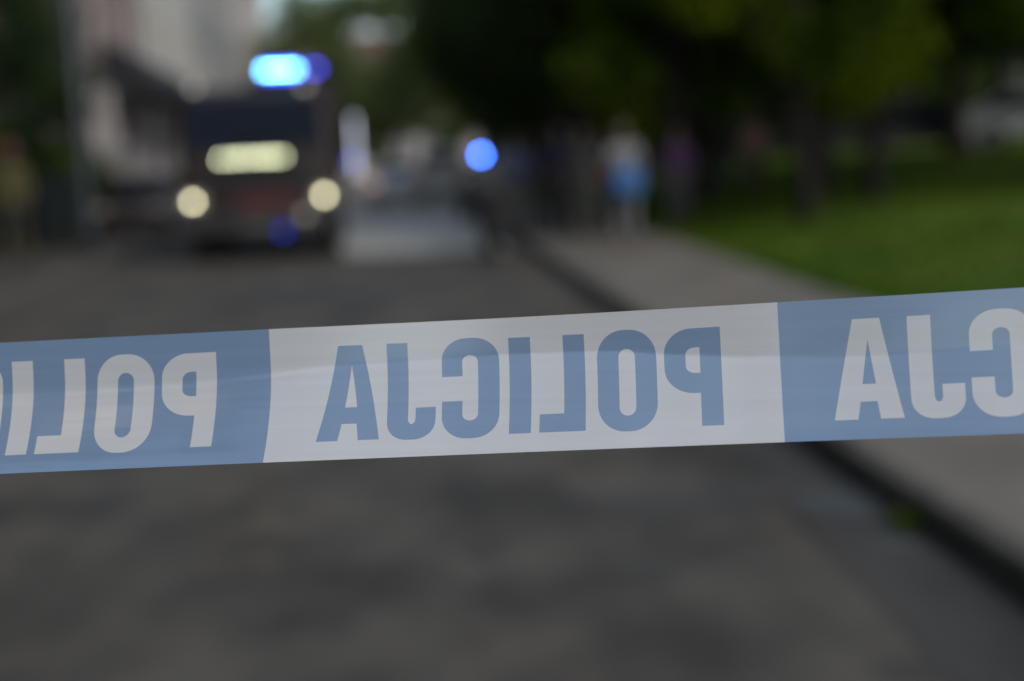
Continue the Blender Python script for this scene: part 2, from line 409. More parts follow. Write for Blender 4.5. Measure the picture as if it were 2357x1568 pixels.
def densify(P):
    Q = []
    for i, p in enumerate(P):
        q = P[(i+1) % len(P)]; n = max(1, int(math.hypot(q[0]-p[0], (q[1]-p[1])*310)/9))
        for k in range(n): Q.append((p[0]+(q[0]-p[0])*k/n, p[1]+(q[1]-p[1])*k/n))
    return Q
def inside(p, poly):
    x, y = p; c = False; j = len(poly)-1
    for i in range(len(poly)):
        (xi, yi), (xj, yj) = poly[i], poly[j]
        if (yi > y) != (yj > y) and x < (xj-xi)*(y-yi)/(yj-yi)+xi: c = not c
        j = i
    return c

def film(name, base, dark=None):
    m = bpy.data.materials.new(name); m.use_nodes = True; t = m.node_tree; L = t.links
    b = t.nodes['Principled BSDF']; out = t.nodes['Material Output']
    b.inputs['Roughness'].default_value = .17; b.inputs['IOR'].default_value = 1.5
    b.inputs['Specular IOR Level'].default_value = .5
    b.inputs['Coat Weight'].default_value = 1; b.inputs['Coat IOR'].default_value = 2.2; b.inputs['Coat Roughness'].default_value = .10
    tc = t.nodes.new('ShaderNodeTexCoord'); mp = t.nodes.new('ShaderNodeMapping')
    mp.inputs['Rotation'].default_value = (0, R(2.4), 0)
    mp.inputs['Scale'].default_value = (4, 20, 190)
    n = t.nodes.new('ShaderNodeTexNoise'); n.inputs['Scale'].default_value = 1.0; n.inputs['Detail'].default_value = 6; n.inputs['Roughness'].default_value = .6
    L.new(tc.outputs['Object'], mp.inputs[0]); L.new(mp.outputs[0], n.inputs[0])
    r = t.nodes.new('ShaderNodeValToRGB'); r.color_ramp.elements[0].position = .3; r.color_ramp.elements[1].position = .7
    r.color_ramp.elements[0].color = (*[c*.93 for c in base], 1); r.color_ramp.elements[1].color = (*base, 1)
    L.new(n.outputs[0], r.inputs[0]); L.new(r.outputs[0], b.inputs['Base Color'])
    bp = t.nodes.new('ShaderNodeBump'); bp.inputs['Strength'].default_value = .22; bp.inputs['Distance'].default_value = .0006
    L.new(n.outputs[0], bp.inputs['Height']); L.new(bp.outputs[0], b.inputs['Normal']); L.new(bp.outputs[0], b.inputs['Coat Normal'])
    tr = t.nodes.new('ShaderNodeBsdfTranslucent'); L.new(r.outputs[0], tr.inputs[0])
    mx = t.nodes.new('ShaderNodeMixShader'); mx.inputs[0].default_value = .30
    L.new(b.outputs[0], mx.inputs[1]); L.new(tr.outputs[0], mx.inputs[2]); L.new(mx.outputs[0], out.inputs[0])
    return m
F_WHITE = film('white_film', (.79, .81, .85)); F_BLUE = film('blue_film', (.245, .375, .585))
tape = empty('police_tape', tape_pt(1180, 1.), label='blue and white plastic police barrier tape stretched across the foreground, lettering mirrored', cat='barrier tape')
ti = Matrix.Translation(tape.location).inverted()
def tape_mesh(name, pts, faces, m):
    used = sorted({i for f in faces for i in f}); ix = {u: k for k, u in enumerate(used)}
    me = bpy.data.meshes.new(name)
    me.from_pydata([tuple(ti @ tape_pt(*pts[u])) for u in used], [], [tuple(ix[i] for i in f) for f in faces])
    me.materials.append(m); me.polygons.foreach_set('use_smooth', [True]*len(me.polygons))
    me.update()
    me.normals_split_custom_set_from_vertices([tuple(tape_nrm(*pts[u])) for u in used])
    o = bpy.data.objects.new(name, me); COL.objects.link(o); o.parent = tape
    return o
def section(xa, xb, blue, ref, xref, s):
    letters = []
    for k in 'AJCILOP':
        f = lambda p: (xref + s*(p[0]-ref), p[1])
        letters.append((densify([f(p) for p in GL[k][0]]), [densify([f(p) for p in h]) for h in GL[k][1]]))
    far = xb < -520 or xa > 3000
    gx = 28 if far else 13
    nxs = max(2, int((xb-xa)/gx)); X = [xa + (xb-xa)*i/nxs for i in range(nxs+1)]
    vsamp = []; n1 = 30 if far else 110
    vsamp = [i/n1 for i in range(n1+1)]
    lim = [(min(p[0] for p in L_[0])-1, max(p[0] for p in L_[0])+1) for L_ in letters]
    pts = [Vector((x, v*310)) for x in X for v in vsamp]
    edges = []
    nv = len(vsamp)
    edges += [(j, j+1) for j in range(nv-1)] + [(nxs*nv+j, nxs*nv+j+1) for j in range(nv-1)]
    edges += [(i*nv, (i+1)*nv) for i in range(nxs)] + [(i*nv+nv-1, (i+1)*nv+nv-1) for i in range(nxs)]
    for o_, hs_ in letters:
        for lp in [o_]+hs_:
            b = len(pts); pts += [Vector((p[0], p[1]*310)) for p in lp]
            edges += [(b+i, b+(i+1) % len(lp)) for i in range(len(lp))]
    ov, oe, of, *_ = delaunay_2d_cdt(pts, edges, [], 0, 1e-4)
    P = [(v.x, v.y/310) for v in ov]
    groups = {k: [] for k in range(-1, 7)}
    for f in of:
        cx = sum(P[i][0] for i in f)/len(f); cv = sum(P[i][1] for i in f)/len(f); w_ = -1
        for k, (o_, hs_) in enumerate(letters):
            if lim[k][0] <= cx <= lim[k][1] and inside((cx, cv), o_) and not any(inside((cx, cv), h) for h in hs_): w_ = k
        groups[w_].append(tuple(f)[::-1])
    A_, B_ = (F_BLUE, F_WHITE) if blue else (F_WHITE, F_BLUE)
    pn = tape_mesh('blue_panel' if blue else 'white_panel', P, groups[-1], A_)
    for k in range(7):
        if groups[k]: tape_mesh('printed_letter', P, groups[k], B_)
section(619, 1789, False, 1654, 1654, 1.0)
section(-510, 619, True, 1654, 494.6, .965)
section(1789, 3111, True, 803, 1989, 1.13)
section(-1590, -510, False, 1654, -640, .92)
section(3111, 4600, False, 803, 3330, 1.27)
section(-2630, -1590, True, 1654, -1715, .89)

# ------------------------------------------------------------------ buildings along the left
def facade(name, label, y0, y1, z1, m, cols, rows, fmat, w_frac=.45, base_rows=True, depth=12, face=None, xdir=None, roofm=None, piers=None):
    """front wall in local coords: x along, y = depth behind, z up"""
    Lr = math.hypot(RS*(y1-y0), y1-y0)
    if face is None:
        org = rp(FAC, y0, 0); ax = (rp(FAC, y1)-rp(FAC, y0)).normalized()
    else: org, ax, Lr = face
    # local frame: +x to the right when looking at the front, +y into the building
    root = empty(name, org, math.atan2(ax.y, ax.x), label=label, cat='building')
    cw = Lr/cols; ww = cw*w_frac; rh = (z1-1.0)/rows
    wx = [(i*cw+(cw-ww)/2, i*cw+(cw+ww)/2) for i in range(cols)]
    wz = [(1.0+j*rh+(.9 if j else .25)*1.0, 1.0+j*rh+rh-.55) for j in range(rows)]
    XS = sorted({0, Lr} | {x for p in wx for x in p}); ZS = sorted({0, z1} | {z for p in wz for z in p})
    mb = MB()
    for i in range(len(XS)-1):
        for j in range(len(ZS)-1):
            xa, xb, za, zb = XS[i], XS[i+1], ZS[j], ZS[j+1]
            if (xa, xb) in wx and (za, zb) in wz:
                d = .22
                mb.add([(xa, 0, za), (xb, 0, za), (xb, 0, zb), (xa, 0, zb), (xa, d, za), (xb, d, za), (xb, d, zb), (xa, d, zb)],
                       [(0, 4, 5, 1), (1, 5, 6, 2), (2, 6, 7, 3), (3, 7, 4, 0)])
            else: mb.add([(xa, 0, za), (xb, 0, za), (xb, 0, zb), (xa, 0, zb)], [(0, 1, 2, 3)])
    mb.add([(0, 0, 0), (0, depth, 0), (0, depth, z1), (0, 0, z1)], [(0, 3, 2, 1)])
    mb.add([(Lr, 0, 0), (Lr, depth, 0), (Lr, depth, z1), (Lr, 0, z1)], [(0, 1, 2, 3)])
    mb.add([(0, depth, 0), (Lr, depth, 0), (Lr, depth, z1), (0, depth, z1)], [(0, 3, 2, 1)])
    mb.build('wall', m, root)
    MB().add([(-.2, -.3, z1+.002), (Lr+.2, -.3, z1+.002), (Lr+.2, depth+.3, z1+.002), (-.2, depth+.3, z1+.002), (0+1, depth/2, z1+2.6), (Lr-1, depth/2, z1+2.6)],
             [(0, 1, 5, 4), (2, 3, 4, 5), (1, 2, 5), (3, 0, 4), (0, 3, 2, 1)]).build('roof', roofm or M['roof'], root)
    MB().box(-.003, Lr+.003, -.16, -.003, z1-.45, z1-.12).build('cornice', fmat, root)
    MB().box(.003, Lr-.003, -.09, -.003, 1+rh-.28, 1+rh-.06).build('string_course', fmat, root)
    pane = fr = si = None
    for (xa, xb) in wx:
        for j, (za, zb) in enumerate(wz):
            key = (round(zb-za, 3))
            if pane is None or pane[0] != key:
                w_, h_ = xb-xa, zb-za
                f = MB().box(0, .08, .10, .18, 0, h_).box(w_-.08, w_, .10, .18, 0, h_).box(.08, w_-.08, .10, .18, h_-.08, h_).box(.08, w_-.08, .10, .18, 0, .08)
                f.box(w_/2-.035, w_/2+.035, .105, .175, .08, h_-.08).box(.08, w_/2-.035, .11, .17, h_*.68, h_*.68+.05).box(w_/2+.035, w_-.08, .11, .17, h_*.68, h_*.68+.05)
                fo = f.build('window', fmat, root); po = MB().box(.02, w_-.02, .185, .20, .02, h_-.02).build('pane', M['glass'], fo)
                so = MB().box(-.1, w_+.1, -.10, .095, -.08, -.003).build('sill', fmat, fo)
                pane = (key, fo); first = True
            if first: fo.location = (xa, 0, za); first = False
            else:
                c = copy_tree(pane[1], root); c.location = (xa, 0, za)
    if piers:
        for k in range(piers+1):
            x = Lr*k/piers; MB().box(x-.6 if k else 0, x+.6 if k < piers else Lr, -.22, -.003, 0, 1+rh-.29, bev=.02).build('pier', M['pier'], root)
    return root
facade('town_house', 'brown town house coloured dark for tree shade at the left edge behind the firefighter', -24, 42, 15, M['brown'], 16, 4, M['brown'])  # stretch beside and behind the camera added to shade the near road
facade('town_house', 'rose brown town house between the brown and beige ones, with pale piers below', 42, 52.5, 15.5, M['rose'], 3, 4, M['pier'], piers=4)
facade('town_house', 'bright beige town house over the dark awnings', 52.5, 68, 16, M['beige'], 4, 4, M['trim'], w_frac=.42, piers=6)
facade('town_house', 'grey town house with wide windows above the fire engine roof', 68, 92, 16.5, M['greyw'], 6, 4, M['trim'], w_frac=.6)
facade('town_house', 'pale pink town house at the far end of the left row', 92, 118, 15, M['pink'], 6, 4, M['trim'], w_frac=.28)
# awnings
def awning(y0, y1, z0, z1, out, label):
    org = rp(FAC, y0, 0); ax = (rp(FAC, y1)-rp(FAC, y0)); L = ax.length
    r = empty('awning', org, math.atan2(ax.y, ax.x), label=label, cat='awning', group='dark awnings over the shop fronts')
    V = []; n = 8
    for k in range(n+1):
        t = k/n; V += [(0, -out*t-.003, z1-(z1-z0-.35)*t+.10*math.sin(math.pi*t)), (L, -out*t-.003, z1-(z1-z0-.35)*t+.10*math.sin(math.pi*t))]
    V += [(0, -out, z0), (L, -out, z0)]
    F = [(2*i, 2*i+1, 2*i+3, 2*i+2) for i in range(n+1)]
    c = MB().add(V, F); c.add([V[2*k] for k in range(n+2)] + [(0, -.003, z0)], [tuple(range(n+3))]); c.add([V[2*k+1] for k in range(n+2)] + [(L, -.003, z0)], [tuple(range(n+3))])
    c.build('cloth', M['awning'], r)
    for x in (.15, L-.15): MB().tube([(x, -.02, z0-.4), (x, -out+.05, z0+.06)], .03).build('arm', M['steel'], r)
awning(44.2, 51.8, 3.95, 5.75, 1.6, 'dark awning on the rose brown house, nearest the street post')
awning(53.2, 60.5, 3.9, 5.7, 1.6, 'dark awning under the bright beige house, above its left half')
awning(61.2, 67.5, 3.8, 5.5, 1.6, 'farthest dark awning, just left of the fire engine roof')
# end of the street
facade('apartment_building', 'pale stone building closing the far end of the street behind the trees', 0, 0, 13, M['pink'], 12, 3, M['trim'],
       face=(Vector((-26, 150, 0)), Vector((1, 0, 0)), 34))
facade('apartment_building', 'light grey building seen through gaps in the street trees', 0, 0, 10.5, M['greyw'], 9, 4, M['trim'],
       face=(Vector((9, 142, 0)), Vector((1, -.05, 0)).normalized(), 26))
sheet('road', [(-40, 128.02, 0), (60, 128.02, 0), (60, 140, 0), (-40, 140, 0)], M['asphalt'], 0)

# ------------------------------------------------------------------ trees
def leaves(blobs, n, size, seed):
    g = np.random.default_rng(seed); bl = np.array(blobs); wgt = bl[:, 3]**2.2; wgt /= wgt.sum()
    idx = g.choice(len(bl), n, p=wgt); d = g.normal(size=(n, 3)); d /= np.linalg.norm(d, axis=1)[:, None]
    rr = bl[idx, 3]*(g.random(n)**.45)*(1+.12*g.normal(size=n)); c = bl[idx, :3] + d*rr[:, None]*np.array([1, 1, .8])
    a = g.normal(size=(n, 3)); a /= np.linalg.norm(a, axis=1)[:, None]; b = np.cross(a, g.normal(size=(n, 3))); b /= np.linalg.norm(b, axis=1)[:, None]
    s = size*(.6+.8*g.random(n))[:, None]
    V = np.stack([c-a*s, c-b*s*.45+a*s*.1, c+a*s, c+b*s*.45+a*s*.1], 1).reshape(-1, 3)
    F = np.arange(n*4).reshape(-1, 4)
    return V.tolist(), F.tolist()
def make_tree(name, label, h, trunk_h, spread, nblob, nleaf, size, lm, seed, r0=.25, low=None, **k):
    r_ = random.Random(seed); root = empty(name, (0, 0, 0), label=label, cat='tree', **k)
    low = trunk_h if low is None else low; blobs = []
    for i in range(nblob):
        a_ = r_.uniform(0, 6.28); z = low + (h-low)*(i+.5)/nblob; t = (z-low)/(h-low)
        q = spread*(.35+.65*math.sin(math.pi*min(1, t*.85+.15)))*r_.uniform(.35, .95)
        blobs.append((q*math.cos(a_), q*math.sin(a_), z, r_.uniform(.16, .30)*spread+.25))
    t = MB(); t.tube([(0, 0, -.15), (.03, 0, trunk_h*.3), (-.04, .05, trunk_h*.7), (.02, 0, trunk_h), (0, .05, (trunk_h+h)/2), (0, 0, h*.9)],
                     [r0*1.35, r0, r0*.88, r0*.8, r0*.45, r0*.1], 10)
    for bx, by, bz, br in blobs[::2]:
        zb = min(max(trunk_h*.75, bz-1.8), h*.8)
        t.tube([(0, .0, zb), (bx*.5, by*.5, (zb+bz)/2+.1), (bx, by, bz)], [r0*.35, r0*.2, r0*.06], 6)
    t.build('trunk', M['bark'], root, smooth=True)
    V, F = leaves(blobs, nleaf, size, seed); c = MB(); c.v = V; c.f = F; c.m = [0]*len(F); c.build('crown', lm, root)
    return root
G1 = 'dark park trees behind the lawn'
t_dark = make_tree('park_tree', '', 13, 3.6, 5.5, 26, 17000, .17, M['leaf_dark'], 11, r0=.28)
t_dark2 = make_tree('park_tree', '', 11, 2.6, 5.0, 24, 15000, .17, M['leaf_dark'], 23, r0=.24, low=2.0)
t_yel = make_tree('park_tree', '', 8.5, 2.8, 3.4, 16, 7000, .15, M['leaf_yellow_lit'], 31, r0=.16, low=2.4)
def place(root, x, y, z, rz, s, label, group=None, first=[]):
    if root.name in first: o = copy_tree(root)
    else: o = root; first.append(root.name)
    o.location = (x, y, z); o.rotation_euler.z = rz; o.scale = (s, s, s); o['label'] = label
    if group: o['group'] = group
    return o
def gz(x, y): 
    c = x - RS*y; return lawn_h(c, y) if c > LAWN_C(y) else .12
spots = [   # px, D, kind, scale, label
 (1600, 30, 0, 1.1, 'large dark tree whose trunk rises behind the person in purple'),
 (1880, 28, 0, 1.1, 'dark tree with a thick trunk in the middle of the lawn edge'),
 (2200, 36, 1, 1.1, 'dark dense tree left of the pale parked car'),
 (2420, 30, 0, 1.0, 'darkest tree, at the right edge in front of the pale parked car'),
 (1330, 40, 1, 1.05, 'dark tree rising behind the bystanders on the pavement'),
 (1290, 56, 1, .85, 'dark tree beyond the motorcycle where the street opens'),
 (1480, 48, 0, 1.05, 'tall dark tree standing behind the person with the blue bag'),
 (1730, 50, 0, 1.1, 'dark tree behind the person in the pink shirt'),
 (2010, 54, 1, 1.2, 'dark tree deep in the park, right of the middle trunk'),
 (2300, 58, 0, 1.2, 'dark tree far behind the pale parked car'),
 (1560, 66, 1, 1.3, 'farthest dark tree behind the purple person, deep in the park'),
 (1850, 70, 0, 1.3, 'farthest dark tree in the middle of the park'),
 (2150, 74, 0, 1.3, 'farthest dark tree between the two parked cars'),
 (1380, 70, 0, 1.2, 'far dark tree filling the gap above the bystanders'),
 (2600, 24, 0, 1.0, 'near dark tree just outside the right edge'),
]
for i, (px, D, kd, s, lab) in enumerate(spots):
    p = at(px, 340, D); place((t_dark, t_dark2)[kd], p.x, p.y, gz(p.x, p.y)-.05, i*1.7, s, lab, G1)
for i, (px, D, s, lab) in enumerate([(1850, 22, .9, 'tree over the lawn, brightest foliage, coloured yellow-green as if lit'),
        (1560, 24, .8, 'small tree between the two dark trunks, coloured yellow-green as if lit'), (2010, 24, .95, 'tree right of the thick trunk, coloured yellow-green as if lit'),
        (1130, 62, .95, 'slim yellow-green tree above the blue motorcycle lamp')]):
    p = at(px, 340, D); place(t_yel, p.x, p.y, gz(p.x, p.y)-.05, i*2.1+.4, s, lab, 'yellow-green young trees of the park')
t_mid = make_tree('street_tree', '', 11, 2.5, 4.6, 20, 8000, .20, M['leaf_mid'], 47, r0=.2, low=2.6)
for i, (px, D, s, lab) in enumerate([(745, 88, 1.06, 'green street tree rising above the fire engine roof light'), (900, 78, 1.0, 'green street tree right of the fire engine with pale gaps in its crown'),
        (1040, 92, 1.12, 'green street tree where the far road ends'), (820, 110, .8, 'farthest green street tree seen over the fire engine')]):
    p = at(px, 380, D); place(t_mid, p.x, p.y, 0, i*1.3, s, lab, 'green trees lining the far street')
t_left = make_tree('street_tree', '', 5.6, 1.6, 1.9, 14, 3200, .11, M['leaf_dark'], 59, r0=.12, low=.9)
for i, (px, D, s, lab) in enumerate([(95, 33, 1.0, 'dark green tree behind the firefighter'), (-60, 27, 1.1, 'dark green tree at the left edge of the picture')]):
    p = at(px, 420, D); place(t_left, p.x, p.y, .11, i*2, s, lab, 'dark small trees before the brown house')
# hedges: one clipped, leafy mass each
def hedge(name, label, path, w_, h_, n, lm, seed, zf=lambda x, y: .1):
    g = np.random.default_rng(seed); V = []; F = []; pts = [Vector(p) for p in path]
    for k in range(n):
        i = g.integers(len(pts)-1); p = pts[i].lerp(pts[i+1], g.random()); u, t = g.random()*6.28, g.random()**.4
        z = zf(p.x, p.y) + h_*(.5+.5*t*math.sin(u))*(1+.08*math.sin(p.x*2.1+p.y)) ; q = w_*t*math.cos(u)/2
        d = (pts[i+1]-pts[i]).normalized(); c = Vector((p.x-d.y*q, p.y+d.x*q, z))
        a_ = Vector(g.normal(size=3)).normalized()*.19; b_ = a_.cross(Vector(g.normal(size=3))).normalized()*.09
        b = len(V); V += [c-a_, c-b_, c+a_, c+b_]; F.append((b, b+1, b+2, b+3))
    m = MB(); m.add(V, F); root = m.build(name, lm); tag(root, label, 'hedge'); return root
hedge('hedge', 'dark hedge closing the park behind the lawn', [at(1150, 350, 60), at(1500, 345, 62), at(2000, 330, 64), at(2700, 300, 60)], 2.5, 6.0, 34000, M['leaf_dark'], 5, gz)
hedge('hedge', 'dark green hedge along the brown house, behind the firefighter', [at(-120, 420, 25.5), at(95, 420, 30), at(185, 420, 36)], 1.0, 2.3, 9000, M['leaf_dark'], 6)
# weed in the gutter
g = random.Random(4); mb = MB(); base = rp(KR(5.0)-.075, 5.0)
for k in range(46):
    a_ = g.uniform(0, 6.28); r1 = g.uniform(.02, .09); h = g.uniform(.02, .08); dx, dy = math.cos(a_), math.sin(a_)
    p0 = Vector((g.uniform(-.02, .02), g.uniform(-.02, .02), 0)); p1 = p0+Vector((dx*r1*.6, dy*r1*.6, h)); p2 = p0+Vector((dx*r1, dy*r1, h*.75)); s_ = Vector((-dy, dx, 0))*.009
    mb.add([p0, p1+s_, p2, p1-s_], [(0, 1, 2, 3)])
wd = mb.build('weed', leafmat('weed_leaf', (.06, .11, .015), (.13, .19, .02), 20)); wd.location = (base.x, base.y, .006)
tag(wd, 'small bright green weed growing in the gutter at the kerb', 'weed')

# ------------------------------------------------------------------ fire engine
TD = 22.9
tc_ = gnd(596.5, 600); tc_ = at(596.5, 455, TD)
truck = empty('fire_engine', (tc_.x, tc_.y, 0), math.atan2(-RS, 1)*1.0, label='dark red fire engine facing the camera with headlights on and blue roof lights flashing', cat='fire engine')
def tp(name, mb, m, parent=None, smooth=False): return mb.build(name, m, parent or truck, smooth)
# cab shell: lofted front profile, y forward is negative
def loft(rings):
    V = [p for r_ in rings for p in r_]; n = len(rings[0]); F = []
    for i in range(len(rings)-1):
        for k in range(n): F.append((i*n+k, i*n+(k+1) % n, (i+1)*n+(k+1) % n, (i+1)*n+k))
    F.append(tuple(range(n))[::-1]); F.append(tuple((len(rings)-1)*n+k for k in range(n)))
    return MB().add(V, F)
def ring(z, hw, yf, yb, rc, n=5):
    P = []
    for cx, cy, a0 in ((hw-rc, yf+rc, -90), (hw-rc, yb-rc, 0), (-hw+rc, yb-rc, 90), (-hw+rc, yf+rc, 180)):
        for k in range(n+1):
            a_ = R(a0+90*k/n); P.append((cx+rc*math.cos(a_), cy+rc*math.sin(a_), z))
    return P
cab = loft([ring(.62, 1.22, .0, 2.9, .12), ring(1.0, 1.235, -.02, 2.9, .12), ring(1.75, 1.24, .0, 2.9, .12), ring(1.9, 1.235, .04, 2.9, .12),
            ring(2.55, 1.19, .20, 2.9, .12), ring(2.72, 1.13, .32, 2.88, .22), ring(2.78, .95, .5, 2.8, .22)])
tp('cab', cab, M['red'])
def front_y(z): return interp(z, [.62, 1.0, 1.75, 1.9, 2.55], [0, -.02, 0, .04, .20])
ws = MB(); V = []; n = 12
for j in range(9):
    z = 1.78+.82*j/8; hw = 1.11-.05*j/8
    for i in range(n+1):
        u = -1+2*i/n; V.append((hw*u, front_y(z)-.022, z))
ws.add(V, [(j*(n+1)+i, j*(n+1)+i+1, (j+1)*(n+1)+i+1, (j+1)*(n+1)+i) for j in range(8) for i in range(n)])
wso = tp('windscreen', ws, M['wind'])
for s in (-1, 1):
    w_ = MB().tube([(s*.15-.3, -.05, 1.80), (s*.15+.28, -.01, 2.08)], .012, 6).build('wiper', M['black'], wso)
    tp('side_window', MB().add([(s*1.243, .75, 1.82), (s*1.243, 1.75, 1.82), (s*1.205, 1.75, 2.52), (s*1.205, .9, 2.52)], [(0, 1, 2, 3)]), M['wind'])
    tp('door', MB().box(min(s*1.236, s*1.250), max(s*1.236, s*1.250), .70, 1.80, .75, 1.78, bev=.005), M['red'])
tp('grille', MB().box(-.82, .82, -.05, -.012, 1.12, 1.50, bev=.02), M['black'])
for k in range(4): tp('grille_slat', MB().box(-.78, .78, -.075, -.052, 1.17+k*.085, 1.205+k*.085, bev=.008), M['black'])
tp('front_panel', MB().box(-.36, .62, -.09, -.03, .80, 1.08, bev=.02), M['redb'])
bmp = tp('bumper', MB().box(-1.24, 1.24, -.22, .12, .42, .80, bev=.06), M['bumper'])
tp('number_plate', MB().box(-.26, .26, -.232, -.222, .50, .61, bev=.003), M['kerb_grey'])
tp('chassis', MB().box(-.45, .45, .1, 7.2, .45, .75), M['black'])
tp('equipment_body', MB().box(-1.25, 1.25, 3.0, 7.4, .75, 2.95, bev=.08), M['red'])
for s in (-1, 1):
    for k in range(3):
        tp('roller_shutter', MB().box(min(s*1.251, s*1.262), max(s*1.251, s*1.262), 3.2+k*1.4, 4.45+k*1.4, 1.0, 2.5, bev=.004), M['bumper'])
    for yy in (1.35, 5.4):
        wb = MB().lathe([(.28, -.14), (.46, -.15), (.50, -.10), (.50, .10), (.46, .15), (.28, .14)], (s*1.06, yy, .50), 'X', 28)
        wo = tp('wheel', wb, M['tyre'], smooth=False)
        MB().lathe([(.10, s*.02), (.27, s*.02), (.27, s*.10), (.10, s*.13)], (s*1.06, yy, .50), 'X', 20).build('rim', M['alu'], wo)
        tp('mudguard', MB().tube([(s*1.1, yy+.62*math.cos(R(a_)), .5+.62*math.sin(R(a_))) for a_ in range(15, 166, 15)], .07, 6), M['black'])
    tp('mud_flap', MB().box(s*1.1-.2, s*1.1+.2, 2.0, 2.03, .18, .7), M['black'])
    # mirrors
    ax_ = s*1.58 if s > 0 else -1.45
    mr = tp('mirror', MB().box(ax_-.10+.0*s, ax_+.02, .10, .22, 1.55, 2.25, bev=.03), M['black'])
    MB().tube([(s*1.2, .3, 2.35), (ax_, .18, 2.32), (ax_, .16, 2.2)], .02, 6).build('arm', M['black'], mr)
    MB().tube([(s*1.2, .2, 1.5), (ax_, .16, 1.48), (ax_, .16, 1.6)], .02, 6).build('arm', M['black'], mr)
# lamps
for px, py in ((448, 462), (745, 448)):
    x = (px-596.5)/143; hl = tp('headlight', MB().box(x-.17, x+.17, -.06, -.018, .88, 1.10, bev=.03), M['clear'])
    MB().lathe([(.038, 0), (.038, .012)], (x, -.075, .99), 'Y', 20).build('bulb_glow', E['head'], hl)
x = .72; fg = tp('fog_light', MB().lathe([(.09, 0), (.09, .02)], (x, -.24, .70), 'Y', 20), M['clear'])
MB().lathe([(.05, 0), (.05, .01)], (x, -.252, .70), 'Y', 16).build('bulb_glow', E['fog'], fg)
lb = tp('warning_light_bar', MB().box(-.60, .49, -.085, -.03, 1.59, 1.69, bev=.01), M['black'])
for k, x in enumerate((-.545, -.364, -.215, -.05, .115, .245, .41)):
    MB().lathe([(.0175, 0), (.0175, .01)], (x, -.098, 1.64), 'Y', 14).build('led', E['grille'], lb)
rb = tp('roof_light_bar', MB().box(-.05, 1.10, .42, .72, 2.80, 2.93, bev=.03), M['black'])
MB().box(.16, .73, .40, .70, 2.94, 3.10, bev=.02).build('blue_lens', E['bluerim'], rb)
for k in range(8):
    x = .19+.071*k; MB().box(x-.030, x+.030, .37, .398, 3.0, 3.045, bev=.004).build('led', E['blue'], rb)
for x in (.97, 1.03): MB().lathe([(.036, 0), (.036, .01)], (x, .39, 3.025), 'Y', 14).build('led', E['bluedim'], rb)
MB().box(.80, 1.09, .405, .66, 2.94, 3.10, bev=.02).build('blue_lens', M['bluelens'], rb)
for x, z in ((-.93, 2.80), (.82, 2.76)):
    mk = tp('marker_lamp', MB().box(x-.09, x+.09, .30, .42, z-.07, z+.07, bev=.02), M['clear'])
    MB().lathe([(.03, 0), (.03, .01)], (x, .285, z), 'Y', 14).build('bulb_glow', E['clearl'], mk)
st = tp('side_glint_strip', MB().box(1.555, 1.60, .03, .05, 1.27, 2.22, bev=.004), M['alu'])
MB().box(1.562, 1.593, .018, .029, 1.28, 2.21).build('led', E['strip'], st)  # bright glint beside the cab put in as a glowing face, no real lamp
sl = tp('side_strobe', MB().lathe([(.05, 0), (.05, .06)], (1.52, -.02, 1.52), 'Y', 16), M['bluelens'])
MB().lathe([(.045, 0), (.045, .01)], (1.52, -.035, 1.52), 'Y', 16).build('led', E['bluefaint'], sl)
sl = tp('bumper_blue_glint', MB().lathe([(.07, 0), (.07, .03)], (.36, -.26, .46), 'Y', 16), M['bluelens'])
MB().lathe([(.065, 0), (.065, .01)], (.36, -.272, .46), 'Y', 16).build('led', E['blueweak'], sl)  # blue reflection low on the bumper, put in as a weak glow

# ------------------------------------------------------------------ police motorcycle
mp_ = gnd(1134, 592)
moto = empty('police_motorcycle', (mp_.x, mp_.y, 0), R(4), label='dark police motorcycle with a lit blue lamp parked beside the pavement', cat='motorcycle')
for yy in (0, 1.5):
    wo = MB().lathe([(.20, -.07), (.31, -.07), (.335, -.03), (.335, .03), (.31, .07), (.20, .07)], (0, yy, .335), 'X', 28).build('wheel', M['tyre'], moto)
    MB().lathe([(.05, -.02), (.20, -.03), (.20, .03), (.05, .02)], (0, yy, .335), 'X', 20).build('rim', M['black'], wo)
MB().box(-.05, .05, -.32, .30, .70, .74, bev=.02).build('mudguard', M['black'], moto)
for s in (-1, 1): MB().tube([(s*.09, 0, .335), (s*.08, .25, .95)], .028, 8).build('fork', M['black'], moto)
loft([ring(.42, .16, .35, 1.2, .06), ring(.65, .22, .22, 1.3, .08), ring(.9, .21, .12, 1.2, .08), ring(1.05, .15, .18, .8, .07)]).build('fairing', M['black'], moto, True)
MB().add([(-.17, .14, 1.02), (.17, .14, 1.02), (.19, .22, 1.15), (.13, .36, 1.34), (-.13, .36, 1.34), (-.19, .22, 1.15)], [(0, 1, 2, 5), (5, 2, 3, 4)]).build('windshield', M['black'], moto)
MB().box(-.15, .15, .75, 1.5, .80, .90, bev=.04).build('seat', M['black'], moto)
MB().box(-.2, .2, 1.45, 1.85, .85, 1.2, bev=.05).build('top_case', M['black'], moto)
for s in (-1, 1):
    MB().box(min(s*.24, s*.42), max(s*.24, s*.42), 1.15, 1.7, .5, .85, bev=.04).build('pannier', M['black'], moto)
    MB().tube([(s*.03, .30, 1.06), (s*.25, .33, 1.10), (s*.38, .45, 1.08)], .016, 8).build('handlebar', M['black'], moto)
    MB().tube([(s*.24, .3, 1.1), (s*.34, .22, 1.28)], .01, 6).box(s*.36-.06, s*.36+.06, .19, .22, 1.24, 1.33, bev=.015).build('mirror', M['black'], moto)
MB().lathe([(.08, 0), (.08, .03)], (0, .09, .93), 'Y', 18).build('headlight', M['wind'], moto)
